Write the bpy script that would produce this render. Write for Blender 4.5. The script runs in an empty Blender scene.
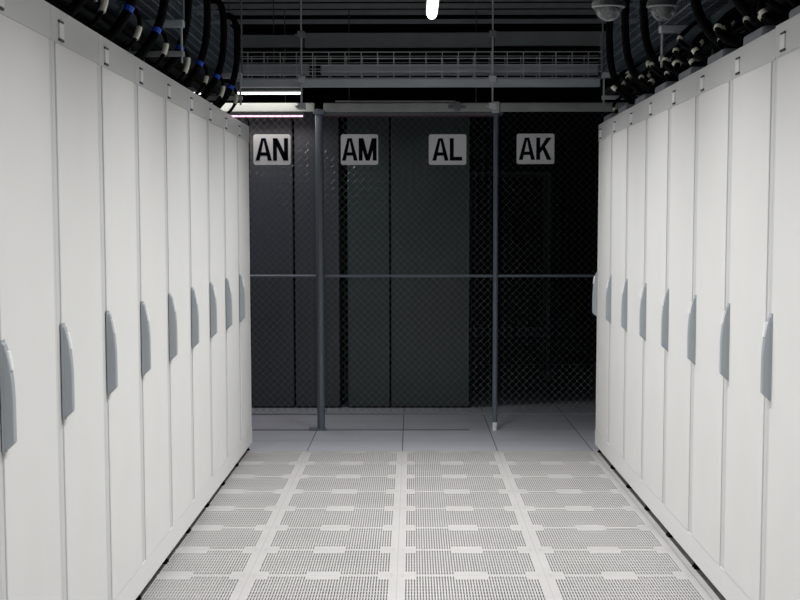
import bpy, math, random
from mathutils import Matrix, Vector
random.seed(7)
C = bpy.context.scene.collection
PI = math.pi

# ------------------------------------------------------------------ materials
def mat(name, col, rough=.5, metal=0., spec=.5, noise=0., nscale=6., emit=None, estr=0., bump=0., bscale=200., alpha=None):
    m = bpy.data.materials.new(name); m.use_nodes = True
    nt = m.node_tree; b = nt.nodes['Principled BSDF']
    b.inputs['Base Color'].default_value = (*col, 1)
    b.inputs['Roughness'].default_value = rough
    b.inputs['Metallic'].default_value = metal
    b.inputs['Specular IOR Level'].default_value = spec
    if noise:
        tc = nt.nodes.new('ShaderNodeTexCoord'); n = nt.nodes.new('ShaderNodeTexNoise')
        n.inputs['Scale'].default_value = nscale; n.inputs['Detail'].default_value = 4
        nt.links.new(tc.outputs['Object'], n.inputs['Vector'])
        r = nt.nodes.new('ShaderNodeMapRange')
        r.inputs['From Min'].default_value = .3; r.inputs['From Max'].default_value = .7
        r.inputs['To Min'].default_value = 1 - noise; r.inputs['To Max'].default_value = 1 + noise
        nt.links.new(n.outputs['Fac'], r.inputs['Value'])
        mx = nt.nodes.new('ShaderNodeVectorMath'); mx.operation = 'SCALE'
        mx.inputs[0].default_value = col
        nt.links.new(r.outputs['Result'], mx.inputs['Scale'])
        nt.links.new(mx.outputs['Vector'], b.inputs['Base Color'])
    if bump:
        tc = nt.nodes.new('ShaderNodeTexCoord'); n = nt.nodes.new('ShaderNodeTexNoise')
        n.inputs['Scale'].default_value = bscale
        nt.links.new(tc.outputs['Object'], n.inputs['Vector'])
        bp = nt.nodes.new('ShaderNodeBump'); bp.inputs['Strength'].default_value = bump
        bp.inputs['Distance'].default_value = .002
        nt.links.new(n.outputs['Fac'], bp.inputs['Height']); nt.links.new(bp.outputs['Normal'], b.inputs['Normal'])
    if emit:
        b.inputs['Emission Color'].default_value = (*emit, 1); b.inputs['Emission Strength'].default_value = estr
    return m

M = {
 'door':   mat('door_paint', (.70,.70,.692), .62, spec=.35, noise=.015, nscale=3, bump=.08),
 'body':   mat('cabinet_paint', (.585,.59,.585), .55, spec=.35, noise=.015, nscale=3),
 'val':    mat('valance_paint', (.61,.62,.625), .34, spec=.5),
 'skirt':  mat('skirt_paint', (.72,.72,.72), .5, spec=.4),
 'gap':    mat('door_gap_grey', (.56,.56,.56), .6),
 'black':  mat('black_plastic', (.004,.004,.004), .8, spec=.1),
 'handle': mat('handle_grey', (.34,.37,.40), .42, spec=.45),
 'button': mat('button_grey', (.80,.81,.83), .35),
 'slot':   mat('slot_dark', (.03,.03,.04), .6),
 'plate':  mat('plate_white', (.85,.85,.86), .35),
 'tile':   mat('perforated_tile_paint', (.43,.422,.415), .5, spec=.4, noise=.05, nscale=2.5),
 'seam':   mat('tile_seam', (.35,.34,.34), .7),
 'lam':    mat('laminate_tile', (.42,.44,.49), .38, spec=.5, noise=.04, nscale=5),
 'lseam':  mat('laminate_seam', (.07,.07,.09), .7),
 'under':  mat('concrete_underfloor', (.30,.30,.29), .9, noise=.1),
 'galv':   mat('galvanised_steel', (.50,.53,.56), .45, metal=.5, noise=.08, nscale=12),
 'pipe':   mat('painted_duct', (.42,.47,.52), .4, metal=.2, noise=.06, nscale=5),
 'beam':   mat('dark_steel_beam', (.15,.17,.178), .5, metal=.2, noise=.1, nscale=5),
 'post':   mat('post_paint', (.13,.155,.19), .4, metal=.3),
 'rail':   mat('rail_paint', (.33,.345,.34), .4, metal=.3, noise=.1, nscale=9),
 'wire':   mat('fence_wire', (.14,.155,.17), .4, metal=.5),
 'ceil':   mat('dark_ceiling', (.012,.014,.015), .9, noise=.2, nscale=2),
 'wall':   mat('dark_wall', (.006,.007,.009), .9, noise=.1, nscale=2),
 'wall2':  mat('side_wall', (.02,.021,.024), .9, noise=.1, nscale=2),
 'bcab':   mat('charcoal_cabinet', (.036,.043,.055), .28, spec=.5, noise=.12, nscale=2),
 'bcabg':  mat('green_charcoal_cabinet', (.029,.048,.047), .28, spec=.5, noise=.12, nscale=2),
 'rack':   mat('far_rack', (.035,.06,.065), .6),
 'cable':  mat('black_cable', (.0015,.0015,.002), .7, spec=.08),
 'cableb': mat('teal_cable', (.0015,.009,.014), .6, spec=.15),
 'cableg': mat('green_cable', (.0015,.007,.006), .6, spec=.15),
 'blue':   mat('blue_tie', (.01,.08,.62), .5),
 'cream':  mat('cream_sleeve', (.80,.78,.68), .5, noise=.06, nscale=30),
 'greyb':  mat('grey_cover', (.20,.22,.25), .5),
 'tray':   mat('tray_wire', (.24,.29,.36), .4, metal=.5),
 'sign':   mat('sign_white', (.70,.70,.73), .4),
 'ink':    mat('sign_ink', (.003,.0035,.008), .9, spec=.05),
 'lampw':  mat('lamp_white', (1,1,1), .4, emit=(1,.985,.95), estr=6),
 'lampf':  mat('far_lamp_white', (1,1,1), .4, emit=(1,.95,.9), estr=2.2),
 'lampp':  mat('pink_lamp', (1,.8,.9), .4, emit=(1,.42,.62), estr=2.6),
 'pinkrefl':  mat('pink_reflection_tube', (.10,.018,.035), .3),  # dull pink that stands in for the pink lamp's reflection
 'hous':   mat('lamp_housing', (.20,.215,.23), .45),
 'domeb':  mat('dome_base', (.05,.052,.055), .4),
 'lens':   mat('dome_camera_ball', (.02,.02,.022), .3),
}
# glass of the dome cameras: smoked and clear
g = bpy.data.materials.new('smoked_dome'); g.use_nodes = True
b = g.node_tree.nodes['Principled BSDF']
b.inputs['Base Color'].default_value = (.75,.78,.8,1); b.inputs['Roughness'].default_value = .08
b.inputs['Transmission Weight'].default_value = .85; b.inputs['IOR'].default_value = 1.3
M['dome'] = g

# ------------------------------------------------------------------ mesh builder
class MB:
    def __init__(s): s.v=[]; s.f=[]; s.m=[]; s.mi=0
    def add(s, vs, fs):
        o=len(s.v); s.v+= [tuple(p) for p in vs]; s.f+=[tuple(i+o for i in f) for f in fs]; s.m+=[s.mi]*len(fs)
    def box(s, x0,x1,y0,y1,z0,z1):
        s.add([(x0,y0,z0),(x1,y0,z0),(x1,y1,z0),(x0,y1,z0),(x0,y0,z1),(x1,y0,z1),(x1,y1,z1),(x0,y1,z1)],
              [(0,3,2,1),(4,5,6,7),(0,1,5,4),(1,2,6,5),(2,3,7,6),(3,0,4,7)])
        return s
    def quad(s,a,b,c,d): s.add([a,b,c,d],[(0,1,2,3)]); return s
    def tube(s, pts, r, n=8, cap=True):
        pts=[Vector(p) for p in pts]; rs = r if isinstance(r,(list,tuple)) else [r]*len(pts)
        t0=(pts[1]-pts[0]).normalized(); up=Vector((0,0,1)) if abs(t0.z)<.9 else Vector((1,0,0))
        a=t0.cross(up).normalized(); vs=[]
        for i,p in enumerate(pts):
            t=(pts[min(i+1,len(pts)-1)]-pts[max(i-1,0)]).normalized()
            a=(a-t*a.dot(t)).normalized(); bb=t.cross(a)
            for k in range(n):
                q=2*PI*k/n+PI/n; vs.append(p+(a*math.cos(q)+bb*math.sin(q))*rs[i])
        fs=[]
        for i in range(len(pts)-1):
            for k in range(n):
                k2=(k+1)%n; fs.append((i*n+k,i*n+k2,(i+1)*n+k2,(i+1)*n+k))
        if cap: fs.append(tuple(range(n-1,-1,-1))); fs.append(tuple((len(pts)-1)*n+k for k in range(n)))
        s.add(vs,fs); return s
    def prism(s, prof, y0, y1):      # prof = (x,z) outline, extruded along y
        n=len(prof); vs=[(x,y0,z) for x,z in prof]+[(x,y1,z) for x,z in prof]
        fs=[(i,(i+1)%n,(i+1)%n+n,i+n) for i in range(n)]+[tuple(range(n-1,-1,-1)),tuple(range(n,2*n))]
        s.add(vs,fs); return s
    def build(s, name, mats, parent=None, bevel=0, smooth=False, seg=2):
        me=bpy.data.meshes.new(name); me.from_pydata(s.v,[],s.f); me.update()
        mats = mats if isinstance(mats,(list,tuple)) else [mats]
        for m in mats: me.materials.append(M[m])
        me.polygons.foreach_set('material_index', s.m)
        if smooth: me.polygons.foreach_set('use_smooth',[True]*len(s.f))
        o=bpy.data.objects.new(name,me); C.objects.link(o)
        if parent: o.parent=parent
        if bevel:
            bv=o.modifiers.new('bevel','BEVEL'); bv.width=bevel; bv.segments=seg; bv.limit_method='ANGLE'
            if smooth is False:
                pass
        return o
def box(name, x0,x1,y0,y1,z0,z1, m, parent=None, bevel=0): return MB().box(x0,x1,y0,y1,z0,z1).build(name,m,parent,bevel)
def tag(o,label,cat,group=None):
    o['label']=label; o['category']=cat
    if group: o['group']=group
    return o
def thing(name,label,cat,loc=(0,0,0),rz=0,group=None):
    o=bpy.data.objects.new(name,None); C.objects.link(o); o.location=loc; o.rotation_euler=(0,0,rz); o.empty_display_size=.1
    return tag(o,label,cat,group)
def struct(o): o['kind']='structure'; return o
def copy_tree(o,parent=None):
    c=o.copy(); C.objects.link(c)
    if parent: c.parent=parent
    for ch in list(o.children): copy_tree(ch,c)
    return c
ORD=['nearest the fence','second from the fence','third from the fence','fourth from the fence','fifth from the fence',
     'sixth from the fence','seventh from the fence','eighth from the fence','ninth from the fence','tenth from the fence']

# ------------------------------------------------------------------ key dimensions (metres)
XL, XR = -1.010, 1.147          # front planes of the two cabinet rows
YL, YR = 11.645, 11.523         # far ends of the rows
XT, YT = -.0597, 11.587         # centre tile seam, far edge of perforated tiles
YF = 12.80                      # fence
HC = 1.4019                     # camera height
FPX, PITCH, YAW, ROLL, SHIFT = 1851.06, .1194, -.0064, -.0012, 149.1
CW = .795                       # cabinet width

def spot(px, py, d):            # where a line of sight meets the upright plane y = d (used once, to measure sizes)
    u, v = px-400, py-300-SHIFT
    c, s_ = math.cos(ROLL), math.sin(ROLL); u, v = c*u+s_*v, -s_*u+c*v
    x, y, z = u/FPX, 1., -v/FPX
    c, s_ = math.cos(PITCH), math.sin(PITCH); y, z = c*y+s_*z, -s_*y+c*z
    c, s_ = math.cos(YAW), math.sin(YAW); x, y = c*x+s_*y, -s_*x+c*y
    return Vector((x*d/y, d, HC+z*d/y))
def X(px, d, py=90): return spot(px, py, d).x
def Z(py, d, px=400): return spot(px, py, d).z

# ------------------------------------------------------------------ floor
def floor():
    f=MB()
    # perforated tiles
    P=.6; cols=[-2,-1,0,1]; rows=12
    mx=.031; my=.018; nx=48; ny=9
    px=(P-2*mx)/nx; py=(P-2*my)/ny; sw=px*.47; sl=py-.011; dep=-.030
    def slot_ok(i,j):
        x=mx+(i+.5)*px
        if j in (0,ny-1):
            if x<mx+.050 or x>P-mx-.050: return False
            if abs(x-P/2)<.065: return False
        return True
    for c in cols:
        for r in range(rows):
            x0=XT+c*P; y1=YT-r*P; y0=y1-P; X1=x0+P
            e=.0016
            f.mi=1
            f.quad((x0,y0,-.004),(X1,y0,-.004),(X1,y1,-.004),(x0,y1,-.004)) if False else None
            f.mi=0
            # seam grooves as thin strips
            f.mi=1
            f.quad((x0-e,y0,0),(x0+e,y0,0),(x0+e,y1,0),(x0-e,y1,0))
            f.quad((x0+e,y0-e,0),(X1-e,y0-e,0),(X1-e,y0+e,0),(x0+e,y0+e,0))
            f.mi=0
            ya,yb=y0+my,y1-my
            f.quad((x0+e,y0+e,0),(X1-e,y0+e,0),(X1-e,ya,0),(x0+e,ya,0))
            f.quad((x0+e,yb,0),(X1-e,yb,0),(X1-e,y1-e,0),(x0+e,y1-e,0))
            f.quad((x0+e,ya,0),(x0+mx,ya,0),(x0+mx,yb,0),(x0+e,yb,0))
            f.quad((X1-mx,ya,0),(X1-e,ya,0),(X1-e,yb,0),(X1-mx,yb,0))
            for j in range(ny):
                a=ya+j*py; s0=a+.006; s1=s0+sl; bb=a+py
                f.quad((x0+mx,a,0),(X1-mx,a,0),(X1-mx,s0,0),(x0+mx,s0,0))
                f.quad((x0+mx,s1,0),(X1-mx,s1,0),(X1-mx,bb,0),(x0+mx,bb,0))
                u=x0+mx
                for i in range(nx):
                    if not slot_ok(i,j): continue
                    cx=x0+mx+(i+.5)*px; l,rr=cx-sw/2,cx+sw/2
                    f.quad((u,s0,0),(l,s0,0),(l,s1,0),(u,s1,0)); u=rr
                    f.quad((l,s0,0),(l,s0,dep),(l,s1,dep),(l,s1,0))
                    f.quad((rr,s0,0),(rr,s1,0),(rr,s1,dep),(rr,s0,dep))
                    f.quad((l,s1,0),(l,s1,dep),(rr,s1,dep),(rr,s1,0))
                    f.quad((l,s0,0),(rr,s0,0),(rr,s0,dep),(l,s0,dep))
                f.quad((u,s0,0),(X1-mx,s0,0),(X1-mx,s1,0),(u,s1,0))
            # screws in the corner tabs
            f.mi=1
            for sx in (x0+.022,X1-.022):
                for sy in (y0+.022,y1-.022):
                    f.add([(sx+.006*math.cos(k*PI/4),sy+.006*math.sin(k*PI/4),.0008) for k in range(8)],[tuple(range(8))])
            f.mi=0
    ynear=YT-rows*P
    # solid tiles: one block of 0.6 m squares with thin seams
    def solid(xa,xb,ya,yb,mi,ms,ox=XT,oy=YT):
        e=.003
        k0=math.floor((xa-ox)/P+1e-6); k1=math.ceil((xb-ox)/P-1e-6); j0=math.floor((ya-oy)/P+1e-6); j1=math.ceil((yb-oy)/P-1e-6)
        for k in range(k0,k1):
            for j in range(j0,j1):
                a,b2=max(xa,ox+k*P),min(xb,ox+(k+1)*P); c,d=max(ya,oy+j*P),min(yb,oy+(j+1)*P)
                if b2-a<.01 or d-c<.01: continue
                f.mi=mi; f.quad((a+e,c+e,0),(b2-e,c+e,0),(b2-e,d-e,0),(a+e,d-e,0))
                f.mi=ms
                f.quad((a,c,0),(a+e,c,0),(a+e,d,0),(a,d,0)); f.quad((b2-e,c,0),(b2,c,0),(b2,d,0),(b2-e,d,0))
                f.quad((a+e,c,0),(b2-e,c,0),(b2-e,c+e,0),(a+e,c+e,0)); f.quad((a+e,d-e,0),(b2-e,d-e,0),(b2-e,d,0),(a+e,d,0))
    xa=XT-2*P; xb=XT+2*P
    solid(-5,5,YT,19,2,3)
    solid(-5,5,-4,ynear,0,1)
    solid(-5,xa,ynear,YT,0,1); solid(xb,5,ynear,YT,0,1)
    o=f.build('floor',['tile','seam','lam','lseam']); struct(o)
    struct(box('floor_underside',-5,5,-4,19,-.62,-.5,'under'))
floor()
# ------------------------------------------------------------------ room shell
ZC=3.25
struct(box('ceiling',-5,5,-4,19,ZC,ZC+.1,'ceil'))
struct(box('wall_back',-5,5,19,19.1,-.6,ZC,'wall'))
struct(box('wall_front',-5,5,-4.1,-4,-.6,ZC,'wall2'))
struct(box('wall_left',-5.1,-5,-4,19,-.6,ZC,'wall2'))
struct(box('wall_right',5,5.1,-4,19,-.6,ZC,'wall2'))

# ------------------------------------------------------------------ cabinets
D=1.15; ZT=2.023
def cabinet(w, gland=False):
    r=bpy.data.objects.new('server_cabinet',None); C.objects.link(r); r.empty_display_size=.1
    f=D/2; h=w/2; g_=.0015; st=.053
    MB().box(-f,f-.003,-h+g_,h-g_,.050,ZT-.002).build('body','body',r,.002)
    MB().box(-f+.03,f-.07,-h+.005,h-.005,0,.050).build('plinth','black',r)
    for s in (-1,1):
        MB().tube([(f-.030,s*(h-.022),0),(f-.030,s*(h-.022),.010)],.015,10).tube([(f-.030,s*(h-.022),.010),(f-.030,s*(h-.022),.052)],.009,8).build('levelling_foot','black',r)
    MB().box(f-.004,f,-h+g_,h-g_,.050,.146).build('kick_plate','skirt',r,.001)
    MB().box(f-.004,f,-h+g_,h-g_,1.925,ZT).build('top_panel','val',r,.0015)
    MB().box(f-.004,f-.001,-h+st-.002,h-st+.002,.146,1.925).build('door_gap','gap',r)
    d=MB().box(f-.003,f+.0015,-h+st,h-st,.148,1.923).build('door','door',r,.001)
    # handle on the left-hand edge of the door (local -y), curved in profile
    y0=-h+.036; y1=y0+.036; fx=f+.001
    prof=[(0,.856),(.008,.854),(.029,.874)]
    for k in range(13):
        t=k/12; z=.876+t*(1.116-.876)
        p=.029 if t<.40 else .029*math.cos((t-.40)/.60*1.32)**.75
        prof.append((max(.008,p),z+.001))
    prof.append((0,1.124))
    hd=MB().prism([(fx+a,z) for a,z in prof],y0,y1).build('handle','handle',d,.003)
    MB().box(fx-.001,fx+.0045,y0-.003,y1+.004,.848,1.128).build('handle_plate','handle',d,.001)
    bp=[(fx+.018,1.050),(fx+.0285,1.054),(fx+.0205,1.100),(fx+.010,1.100)]
    o=MB().prism(bp,y0+.003,y1-.003).build('release_button','button',hd,.001); o['label']='pale release button at the top of the handle'
    c=-h+.135; z=1.962
    lp=MB().box(f,f+.006,c-.032,c+.032,z-.022,z+.022).build('latch_plate','plate',r,.0015)
    for zz in (z-.026,z+.026):
        MB().box(f,f+.005,c-.034,c+.034,zz-.003,zz+.003).build('latch_slot','slot',lp)
    if gland:
        MB().box(f-.26,f-.02,-.30,.06,ZT-.002,ZT+.045).build('cable_entry_cover','greyb',r,.012)
    return r
protoL=cabinet(CW); protoR=cabinet(CW,True)
lefts=[]; y=YL
for i in range(10):
    w=CW
    o=protoL if i==0 else copy_tree(protoL)
    o.location=(XL-D/2, y-w/2, 0)
    if i==8: lab='white server cabinet in the left row whose handle is cut by the left frame edge'
    elif i==9: lab='white server cabinet in the left row nearest the camera, only a sliver in view'
    else: lab='white server cabinet with grey handle in the left row, '+ORD[i]
    tag(o,lab,'cabinet','white server cabinets in the left row')
    lefts.append(y-w/2); y-=w
rights=[]; y=YR
for i in range(8):
    o=protoR if i==0 else copy_tree(protoR)
    o.rotation_euler=(0,0,PI); o.location=(XR+D/2,y-CW/2,0)
    if i==7:
        lab='white server cabinet in the right row nearest the camera, top slightly higher'
        for ch in o.children:
            if ch.name.startswith(('top_panel','latch_plate')): ch.location.z+=.006
    else: lab='white server cabinet with grey handle in the right row, '+ORD[i]
    tag(o,lab,'cabinet','white server cabinets in the right row')
    rights.append(y-CW/2); y-=CW

# ------------------------------------------------------------------ chain-link fence
def zigzag(x0,x1,z0,z1,y):
    m=MB(); p=.05; h=p/2; r=.0016
    n=int((x1-x0)/h); nz=int((z1-z0)/h)
    for i in range(n):
        pts=[]
        for k in range(nz+1):
            xx=x0+i*h+(0 if (k+i)%2 else h); yy=y+(.0018 if (k%2) else -.0018)
            pts.append((xx,yy,z0+k*(z1-z0)/nz))
        m.tube(pts,r,3,False)
    return m
FZ0,FZ1=.115,2.185
XA,XB=-.630,.577
fence=thing('chain_link_fence','grey chain-link fence with posts and rails closing the far end of the aisle','fence',(0,YF,0))
def fpart(mb,name,m,par=fence,**k):
    o=mb.build(name,m,par,**k); return o
fpart(MB().tube([(XA,0,.008),(XA,0,2.2)],.027,14),'post','post',smooth=False)
fpart(MB().box(XA-.085,XA+.035,-.045,.045,0,.012),'base_plate','post',bevel=.002)
p2=fpart(MB().tube([(XB,0,.05),(XB,0,2.2)],.018,12),'post','post')
o=fpart(MB().tube([(XB,-.006,0.0),(XB,-.006,.055)],.016,12),'post_cap','plate'); o['label']='white sleeve at the foot of the thin post'
for xe in (-2.35,2.35):
    fpart(MB().tube([(xe,0,0),(xe,0,2.2)],.03,12),'post','post')
fpart(MB().tube([(-2.35,0,1.067),(XA-.03,0,1.067)],.010,8),'middle_rail','post')
fpart(MB().tube([(XA+.03,0,1.067),(2.35,0,1.067)],.010,8),'middle_rail','post')
fpart(MB().box(-2.35,.40,-.02,.0,0,.004),'shadow_seam_strip','lseam')  # dark strip that puts the shadow line on the floor seam into colour
fpart(MB().tube([(-2.35,0,.112),(XA-.03,0,.112)],.007,8),'bottom_rail','beam')
fpart(MB().tube([(XA+.03,0,.112),(2.35,0,.112)],.006,8),'bottom_rail','beam')
fpart(MB().box(-2.35,XA-.03,-.02,.02,2.181,2.242),'top_rail','rail',bevel=.006)
fpart(MB().box(XA+.03,2.35,-.02,.02,2.181,2.242),'top_rail','rail',bevel=.006)
fpart(MB().tube([(-.52,-.0,2.252),(.30,0,2.250)],.008,8),'rail_rod','rail')
fpart(MB().box(.25,.37,-.035,-.02,2.203,2.221).box(.29,.33,-.045,-.02,2.186,2.246),'clamp','beam')
fpart(MB().box(XB-.03,XB+.02,-.04,.03,2.172,2.248),'clamp','galv',bevel=.004)
fpart(MB().box(XA-.04,XA+.04,-.04,.03,2.165,2.195),'clamp','post',bevel=.004)
fpart(zigzag(-2.33,XA-.03,FZ0,2.18,0),'chain_link_mesh','wire')
fpart(zigzag(XA+.03,XB-.02,FZ0,2.18,0),'chain_link_mesh','wire')
fpart(zigzag(XB+.02,2.33,FZ0,2.18,0),'chain_link_mesh','wire')

# ------------------------------------------------------------------ aisle signs (letters drawn as strokes)
def stroke(m,a,b,w,y):
    a=Vector(a); b=Vector(b); d=(b-a).normalized(); n=Vector((-d.y,d.x))*w/2
    q=[a+n,a-n,b-n,b+n]
    if (q[1]-q[0]).cross(q[2]-q[0])<0: q=q[::-1]
    m.add([(p.x,y,p.y) for p in q]+[(p.x,y+.0012,p.y) for p in q],[(0,1,2,3),(7,6,5,4),(0,4,5,1),(1,5,6,2),(2,6,7,3),(3,7,4,0)])
def poly(m,pts,y):      # convex polygon in x,z
    n=len(pts); m.add([(p[0],y,p[1]) for p in pts]+[(p[0],y+.0012,p[1]) for p in pts],
        [tuple(range(n)),tuple(range(2*n-1,n-1,-1))]+[(i,i+n,(i+1)%n+n,(i+1)%n) for i in range(n)])
LW={'A':.74,'N':.68,'M':.84,'L':.56,'K':.70}
def glyph(m,ch,x,z,h,y):
    w=LW[ch]*h; t=.18*h; tx=t*1.02
    def P(*pts): poly(m,[(x+a,z+b) for a,b in pts],y)
    if ch=='A':
        mid=w/2
        P((0,0),(tx,0),(mid+tx*.12,h),(mid-tx*.55,h)); P((w-tx,0),(w,0),(mid+tx*.55,h),(mid-tx*.12,h))
        P((w*.24,h*.22),(w*.76,h*.22),(w*.70,h*.37),(w*.30,h*.37))
    elif ch=='N':
        P((0,0),(t,0),(t,h),(0,h)); P((w-t,0),(w,0),(w,h),(w-t,h)); P((w-t*1.15,0),(w-t*.0,0),(t*1.15,h),(0,h))
    elif ch=='M':
        P((0,0),(t,0),(t,h),(0,h)); P((w-t,0),(w,0),(w,h),(w-t,h))
        P((w/2-t*.5,0),(w/2+t*.42,0),(t*1.25,h),(0,h)); P((w/2-t*.42,0),(w/2+t*.5,0),(w,h),(w-t*1.25,h))
    elif ch=='L':
        P((0,0),(t,0),(t,h),(0,h)); P((t,0),(w,0),(w,t*.95),(t,t*.95))
    elif ch=='K':
        P((0,0),(t,0),(t,h),(0,h)); P((t,h*.30),(t,h*.56),(w-tx*1.25,h),(w-.0*tx,h)); P((t*1.35,h*.56),(t*1.9,h*.70),(w,0),(w-tx*1.15,0))
def sign(px,txt,dark,y=YF-.03,ptop=134.3,pbot=164.8):
    A=spot(px-18.75,ptop,y); B=spot(px+18.75,pbot,y); X0=(A.x+B.x)/2; w=B.x-A.x; z1=A.z; z0=B.z; zc=(z0+z1)/2; h=z1-z0
    t=thing('aisle_sign','white sign with rounded corners reading '+txt+' in black letters on the fence','sign',(X0,y,zc),0,'aisle letter signs on the fence')
    # rounded plate
    rr=.016; pts=[]
    for cx,cz,a0 in ((w/2-rr,h/2-rr,0),(-w/2+rr,h/2-rr,90),(-w/2+rr,-h/2+rr,180),(w/2-rr,-h/2+rr,270)):
        for k2 in range(5):
            a=math.radians(a0+22.5*k2); pts.append((cx+rr*math.cos(a),cz+rr*math.sin(a)))
    m=MB(); n=len(pts)
    m.add([(a,0,b) for a,b in pts]+[(a,.004,b) for a,b in pts],[tuple(range(n)),tuple(range(2*n-1,n-1,-1))]+[(i,i+n,(i+1)%n+n,(i+1)%n) for i in range(n)])
    m.build('plate','sign',t)
    gh=h*.735; gap=gh*.05; W=sum(LW[c] for c in txt)*gh+gap
    s=min(1,w*.93/W); x=-W*s/2-.002; 
    for c in txt:
        L=MB()
        glyph(L,c,0,0,gh,0)
        L.v=[(vx*s+x,vy-.0013,vz-gh/2+(.001)) for vx,vy,vz in L.v]
        L.build('letter','ink',t); x+=(LW[c]*gh+gap)*s
    for sx in (-1,1):
        MB().tube([(sx*w*.3,.004,h*.42),(sx*w*.3,.028,h*.42)],.002,5).build('cable_tie','black',t)
    return t
sign(272,'AN',0); sign(359.5,'AM',0); s_=sign(447.5,'AL',0); sign(535.5,'AK',0,ptop=133.7,pbot=164)
o=MB().tube([(-.072,-.006,.068),(-.042,-.006,.104)],.004,6).build('cable_tie','lampf' if False else 'plate',s_); o['label']='white tie crossing the top left corner'

# ------------------------------------------------------------------ cabinets beyond the fence
YB=14.38
def far_cab(p0,p1,m,lab,handle=None,y=YB,h=2.32):
    x0=X(p0,YB,280); x1=X(p1,YB,280); w=x1-x0
    t=thing('dark_cabinet',lab,'cabinet',((x0+x1)/2,y,0),0,'dark cabinets beyond the fence')
    MB().box(-w/2+.004,w/2-.004,.02,.9,.0,h).build('body','black',t)
    MB().box(-w/2+.006,w/2-.006,0,.02,.012,h-.03).build('door',m,t,.003)
    return t
far_cab(203,250,'bcab','dark cabinet beyond the fence, mostly hidden behind the left row')
far_cab(250,294,'bcab','dark charcoal cabinet beyond the fence, directly below the AN sign')
far_cab(294.5,340,'bcab','narrow charcoal cabinet behind the thick fence post')
far_cab(347,390,'bcabg','dark greenish cabinet beyond the fence, below the AM sign')
far_cab(390.5,470,'bcabg','wide dark greenish cabinet beyond the fence, below the AL sign')
# far open rack
rk=thing('open_rack','faint open rack frame in the dark beyond the right fence bay','rack',(.89,17,0))
for sx in (-.35,.36):
    for sy in (0,.5): MB().box(sx-.015,sx+.015,sy-.015,sy+.015,0,1.9).build('upright','rack',rk)
MB().box(-.34,.36,-.01,.5,.40,.485).build('shelf','rack',rk); MB().box(-.34,.36,-.01,.5,1.87,1.9).build('shelf','rack',rk)

# ------------------------------------------------------------------ lamps
def batten(L,axis,lab,loc,m='lampw',w=.075,hous='hous',power=0,col=(1,1,1),spread=180,stems=True):
    t=thing('batten_light',lab,'light',loc,0 if axis=='y' else PI/2)
    hb=L/2
    MB().box(-w/2,w/2,-hb,hb,.0,.035).build('housing',hous,t,.004)
    pts=[(-w*.42,0)]+[(w*.42*math.cos(PI+PI*k/8),-w*.5*math.sin(PI*k/8)) for k in range(1,8)]+[(w*.42,0)]
    MB().prism([(a,b2) for a,b2 in pts],-hb+.01,hb-.01).build('diffuser',m,t)
    for s in (-.7,.7): MB().tube([(0,s*hb,.035),(0,s*hb,ZC-loc[2])],.004,6).build('suspension_rod','beam',t)
    if power:
        l=bpy.data.lights.new('tube_light','AREA'); l.shape='RECTANGLE'; l.size=w*.8; l.size_y=L-.04; l.energy=power; l.color=col; l.spread=math.radians(spread)
        lo=bpy.data.objects.new('tube_light',l); C.objects.link(lo); lo.parent=t; lo.location=(0,0,-w*.5-.004)
    return t
ZB=2.66
e1=spot(431.8,20,10.); sc_=(ZB-.04-HC)/(e1.z-HC)
yend=10*sc_; xb=e1.x*sc_
yy=yend
PW=28.5
for i in range(6):
    lab=('bright white batten light hanging over the aisle, its end in view at the top' if i==0 else
         'bright white batten light over the aisle, %s of the row counted from the fence'%['','second','third','fourth','fifth','sixth'][i])
    batten(1.5,'y',lab,(xb,yy-.75,ZB),power=PW,spread=124,col=(1,.995,.985)); yy-=1.9
dl=12.68
batten(1.25,'x','white batten light with grey housing across the far left, above the AN sign',(X(302,dl)-.625,dl,Z(92,dl)),'lampf',.030,power=5,col=(1,.95,.88))
dl=13.5
batten(.9,'x','thin pink-white tube light beyond the fence, just above the AN sign',(X(304,dl)-.45,dl,Z(115.2,dl)),'lampp',.022,power=12,col=(1,.95,.97))
batten(1.3,'x','dull pink tube as painted lamp reflection beyond the fence above the AM and AL signs',(X(322,dl)+.65,dl,Z(115.5,dl)),'pinkrefl',.022)  # not a fixture: coloured tube added for the pink lamp's reflection along the rail

# ------------------------------------------------------------------ overhead steelwork across the aisle
d=12.45
t=tag(MB().box(X(305,d),X(493,d),d-.03,d+.03,Z(47.5,d),Z(33,d)).build('steel_beam','beam',None,.004),'dark grey steel beam section crossing overhead between the two hanging rods','beam')
tag(MB().box(X(240,d),X(304,d),d-.03,d+.03,Z(47,d),Z(35,d)).build('steel_beam','beam',None,.004),'short dark steel beam section overhead, left of the left hanging rod','beam')
tag(MB().box(X(494,d),X(640,d),d-.03,d+.03,Z(46,d),Z(32,d)).build('steel_beam','beam',None,.004),'dark steel beam section overhead, right of the right hanging rod','beam')
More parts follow.
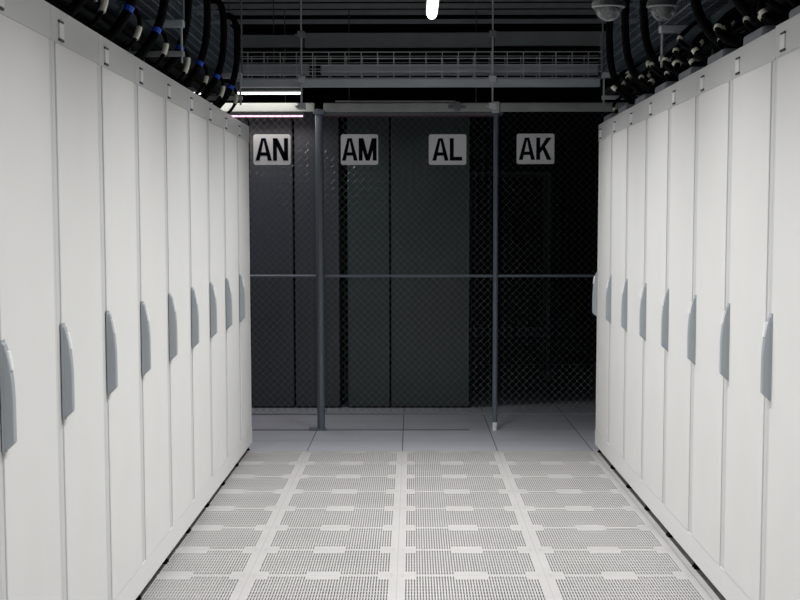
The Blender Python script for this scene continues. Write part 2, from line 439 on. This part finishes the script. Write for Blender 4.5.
# wire basket tray across
def basket(x0,x1,y0,y1,z0,z1,pitch,nl,par,name,m,rw=.0028,axis='x'):
    b=MB(); zs=[z0+(z1-z0)*k/(nl-1) for k in range(nl)]
    yb=[y0+(y1-y0)*k/4 for k in range(1,4)]
    def T(p): return p if axis=='x' else (p[1],p[0],p[2])
    for yy_ in (y0,y1):
        for z in zs: b.tube([T((x0,yy_,z)),T((x1,yy_,z))],rw,4)
    for yy_ in yb: b.tube([T((x0,yy_,z0)),T((x1,yy_,z0))],rw,4)
    n=int((x1-x0)/pitch)
    for i in range(n+1):
        x=x0+i*pitch; b.tube([T((x,y0,z1)),T((x,y0,z0)),T((x,y1,z0)),T((x,y1,z1))],rw,4,False)
    return b.build(name,m,par)
d=12.3
bt=thing('basket_tray','galvanised wire basket tray crossing overhead above the fence','cable tray',(0,0,Z(78,d)))
o=basket(X(232,d),X(603,d),d,d+.3,0,Z(52,d)-Z(78,d),16/1859.4*d,5,bt,'wire_basket','galv',.004)
o=MB().box(X(236,d),X(308,d),d+.08,d+.2,.03,.10).box(X(320,d),X(600,d),d+.08,d+.2,.03,.095).build('cable_duct','pipe',bt,.01)
tag(MB().box(X(240,d),X(600,d),d-.02,d+.05,Z(87,d),Z(79,d)).tube([(X(301.5,d),d+.06,Z(83,d)),(X(301.5,d),d+.06,ZC)],.004,6).tube([(X(492.5,d),d+.06,Z(83,d)),(X(492.5,d),d+.06,ZC)],.004,6).build('square_duct','pipe',None,.006),'grey-blue square duct running under the wire basket tray','duct')
d=12.63
tag(MB().box(X(212,d),X(303,d),d-.02,d+.02,Z(91,d),Z(83,d)).tube([(X(230,d),d,Z(84,d)),(X(230,d),d,ZC)],.004,6).tube([(X(301,d),d,Z(84,d)),(X(301,d),d,ZC)],.004,6).build('support_plate','beam',None,.003),'dark grey channel just above the far left white lamp','channel')
# four thin struts high up
for i,(dd,lab) in enumerate(((13.0,'topmost'),(13.4,'second from the top'),(13.8,'third from the top'),(14.4,'lowest'))):
    m=MB().box(-2.2,2.2,dd-.006,dd+.006,2.94,2.955).box(-2.2,2.2,dd-.006,dd-.003,2.955,2.975)
    for xr in (-1.9,1.9): m.tube([(xr,dd,2.95),(xr,dd,ZC)],.006,6)
    tag(m.build('strut_channel','galv'),'thin steel strut channel high across the dark ceiling, '+lab+' of four','strut','thin struts across the ceiling')
# wide cross panels under the ceiling at the very top of the view
tag(box('ceiling_panel',-1.5,1.9,11.6,12.2,2.905,2.93,'beam'),'flat dark grey panel high overhead at the top edge','panel')
# hanging rods with clamps
for px,lab in ((301.5,'left'),(492.5,'right')):
    t=thing('hanging_rod','thin '+lab+' hanging rod with clamps carrying the steelwork over the fence','rod',(X(px,12.2),12.2,Z(107,12.2)))
    z0=Z(107,12.2)
    MB().tube([(0,0,0),(0,0,ZC-z0)],.006,6).build('rod','galv',t)
    for py in (34,79,106):
        MB().box(-.025,.025,-.02,.04,Z(py,12.2)-z0-.02,Z(py,12.2)-z0+.02).box(-.04,-.02,-.01,.02,Z(py,12.2)-z0-.012,Z(py,12.2)-z0+.004).build('clamp','beam' if py==34 else 'galv',t,.003)

# ------------------------------------------------------------------ trays, cables and hangers over both rows
def side(sgn,x0,name):
    # x0 = aisle-side plane of the tray
    t=thing('cable_tray','deep wire basket tray of cables running above the %s cabinets'%name,'cable tray',(0,0,0))
    b=MB(); y0,y1=4.4,12.0; z0,z1=2.352,2.60; xo=x0+sgn*.40
    for z in [z0+(z1-z0)*k/5 for k in range(6)]: b.tube([(x0,y0,z),(x0,y1,z)],.0022,4)
    n=int((y1-y0)/.05)
    for i in range(n+1):
        y=y0+i*.05; b.tube([(x0,y,z1),(x0,y,z0),(xo,y,z0),(xo,y,z1)],.0022,4,False)
    for k in range(1,8): b.tube([(x0+sgn*.05*k,y0,z0),(x0+sgn*.05*k,y1,z0)],.0022,4)
    b.build('wire_basket','tray',t)
    # cables lying in the tray, resting on each other
    k=0
    for j in range(7):
        for l in range(3):
            r=.024; xx=x0+sgn*(.035+.054*j); zz=z0+.003+r+l*.049
            pts=[(xx+random.uniform(-.0015,.0015),y0+.2+q*(y1-y0-.4)/10,zz) for q in range(11)]
            mm=['cable','cableb','cable','cableg'][k%4]; k+=1
            nm={'cable':'black','cableb':'dark blue','cableg':'dark green'}[mm]
            tag(MB().tube(pts,r,8).build('data_cable',mm,None,smooth=True),'%s cable lying in the deep wire tray above the %s cabinets'%(nm,name),'cable','%s cables in the %s tray'%(nm,name))
    xh=x0+(.030 if sgn<0 else -.004)
    for i,yh in enumerate((6.35,8.70 if sgn<0 else 8.98,11.66)):
        far=['nearest the camera','in the middle','nearest the fence'][i]
        h=thing('trapeze_hanger','grey trapeze hanger under the tray above the %s cabinets, %s'%(name,far),'hanger',(xh,yh,2.185))
        a,b2=(0,sgn*.26) if sgn>0 else (sgn*.26,0)
        MB().box(min(0,sgn*.26)-.012,max(0,sgn*.26)+.012,-.018,.018,0,.024).build('lower_bar','galv',h,.002)
        for xr in (0,sgn*.24): MB().tube([(xr,0,-.03),(xr,0,.135)],.006,6).build('rod','galv',h)
        MB().box(min(0,sgn*.38)-.012,max(0,sgn*.38)+.012,-.04,.04,.133,.164).build('upper_channel','pipe',h,.003)
        for xr in (0,sgn*.38): MB().tube([(xr-sgn*.010,0,.163),(xr-sgn*.010,0,ZC-2.185)],.006,6).build('rod','beam',h)
    # two conduits on the lower bars
    for j,(mm,nm) in enumerate((('cableb','teal'),('cable','black'),('cableg','green'))):
        xx=x0+sgn*(.04+.068*j); r=.028
        tag(MB().tube([(xx,4.6,2.2105+r),(xx,11.9,2.2105+r)],r,10).build('conduit',mm,None,smooth=True),'%s conduit on the trapeze hangers above the %s cabinets'%(nm,name),'conduit')
side(-1,-1.092,'left'); side(1,1.195,'right')

def bez(pts,n=6):
    out=[]; P=[Vector(p) for p in pts]; P=[P[0]*2-P[1]]+P+[P[-1]*2-P[-2]]
    for i in range(1,len(P)-2):
        for k in range(n):
            t=k/n; a,b,c,d=P[i-1],P[i],P[i+1],P[i+2]
            out.append(.5*((2*b)+(c-a)*t+(2*a-5*b+4*c-d)*t*t+(3*b-a-3*c+d)*t**3))
    out.append(P[-2]); return out
def sleeve(path,i0,i1,r,m,name,par,lab=None):
    o=MB().tube(path[i0:i1+1],r,10).build(name,m,par,smooth=False)
    if lab: o['label']=lab
    return o
for i,yc in enumerate(lefts):
    y=yc-.02+random.uniform(-.04,.04)
    path=bez([(-1.24,y+.04,2.63),(-1.10,y+.02,2.655),(-1.048,y,2.60),(-1.040,y-.01,2.44),(-1.055,y-.03,2.30),(-1.10,y-.07,2.18),(-1.17,y-.14,2.09),(-1.26,y-.22,2.045)])
    t=thing('cable_bundle','black cable bundle with blue tie dropping onto the left row cabinet '+ORD[i],'cable bundle',(0,0,0),0,'cable drops above the left row')
    MB().tube(path,.019,10).build('bundle','cable',t,smooth=True)
    sleeve(path,27,28,.0205,'blue','blue_tie',t)
    if i==6: sleeve(path,29,30,.0205,'blue','blue_tie',t)
    y2=y+.10
    p2=bez([(-1.10,y2+.03,2.27),(-1.062,y2,2.215),(-1.058,y2-.03,2.16),(-1.085,y2-.07,2.10),(-1.16,y2-.12,2.033)],5)
    MB().tube(p2,.009,7).build('lead','cable',t,smooth=True)
    sleeve(p2,7+i%3,12+i%2,.0125,'cream','pale_sleeve',t)
for i,yc in enumerate(rights):
    y=yc-.20
    t=thing('cable_bundle','black cable bundle with cream sleeves dropping onto the right row cabinet '+ORD[i],'cable bundle',(0,0,0),0,'cable drops above the right row')
    path=bez([(1.34,y+.04,2.63),(1.20,y+.02,2.655),(1.150,y,2.60),(1.145,y-.01,2.44),(1.160,y-.03,2.30),(1.20,y-.07,2.20),(1.27,y-.11,2.13),(1.38,y-.16,2.08)])
    if i!=3: MB().tube(path,.021,10).build('bundle','cable',t,smooth=True)
    for j in range(5):
        yo=y-.33+j*.155+random.uniform(-.04,.04); h=random.uniform(2.11,2.22); xo=random.uniform(1.14,1.24)
        if abs(yo-y)<.06: yo+=.09
        p=bez([(xo+.12,yo+.06,h+.10),(xo+.05,yo+.04,h+.06),(xo+.0,yo,h),(xo+.05,yo-.03,h-.05),(xo+.14,yo-.05,2.09),(xo+.24,yo-.05,2.065)],5)
        r=random.uniform(.008,.015)
        MB().tube(p,r,8).build('lead','cable',t,smooth=True)
        k=random.choice((7,9,11)); sleeve(p,k,k+random.choice((1,1,2)),r+.0025,'cream','cream_sleeve',t)

# ------------------------------------------------------------------ dome cameras
def hemi(m,r,zc,n=20,k=8,flat=1.):
    vs=[];fs=[]
    for j in range(k):
        a=PI/2*j/k
        for i in range(n): q=2*PI*i/n; vs.append((r*math.cos(a)*math.cos(q),r*math.cos(a)*math.sin(q),zc-r*math.sin(a)*flat))
    vs.append((0,0,zc-r*flat))
    for j in range(k-1):
        for i in range(n): i2=(i+1)%n; fs.append((j*n+i,(j+1)*n+i,(j+1)*n+i2,j*n+i2))
    for i in range(n): fs.append(((k-1)*n+i,k*n,(k-1)*n+(i+1)%n))
    m.add(vs,fs)
for px,lab in ((607.5,'left'),(662,'right')):
    dd=8.6; x=X(px,dd); z=Z(7,dd)
    t=thing('dome_camera','clear dome security camera hanging at the upper right, the %s one of the two'%lab,'camera',(x,dd,z))
    MB().tube([(0,0,.0),(0,0,.022)],[.078,.074],24).tube([(0,0,.022),(0,0,.07)],[.05,.045],20).build('base','domeb',t)
    m=MB(); hemi(m,.066,0.0); m.build('dome','dome',t,smooth=True)
    # rim
    ring=[(.071*math.cos(2*PI*k/24),.071*math.sin(2*PI*k/24),-.001) for k in range(25)]
    MB().tube(ring,.005,6,False).build('rim','handle',t,smooth=True)
    m=MB(); hemi(m,.035,-.002,16,6); m.build('lens_ball','lens',t,smooth=True)
    MB().tube([(0,0,.07),(0,0,ZC-z)],.012,8).build('stem','domeb',t)

# ------------------------------------------------------------------ world, camera, view
w=bpy.data.worlds.new('world'); bpy.context.scene.world=w; w.use_nodes=True
w.node_tree.nodes['Background'].inputs['Color'].default_value=(.5,.55,.6,1)
w.node_tree.nodes['Background'].inputs['Strength'].default_value=.002
cam=bpy.data.cameras.new('camera'); co=bpy.data.objects.new('camera',cam); C.objects.link(co)
f=FPX; pi_,ya,ro=PITCH,YAW,ROLL
R1=Matrix(((math.cos(ya),-math.sin(ya),0),(math.sin(ya),math.cos(ya),0),(0,0,1)))
R2=Matrix(((1,0,0),(0,math.cos(pi_),-math.sin(pi_)),(0,math.sin(pi_),math.cos(pi_))))
R=R2@R1; rx,ry,rz=[Vector(R[i]) for i in range(3)]
c,s=math.cos(ro),math.sin(ro)
right=rx*c+rz*s; up=rx*(-s)+rz*c; back=-ry
mw=Matrix((right,up,back)).transposed().to_4x4(); mw.translation=(0,0,HC); co.matrix_world=mw
cam.sensor_width=36; cam.lens=f*36/800; cam.shift_y=SHIFT/800; cam.clip_start=.05; cam.clip_end=100
sc=bpy.context.scene; sc.camera=co
vs=sc.view_settings; vs.view_transform='Standard'; vs.look='None'; vs.gamma=1; vs.exposure=0; vs.use_curve_mapping=False
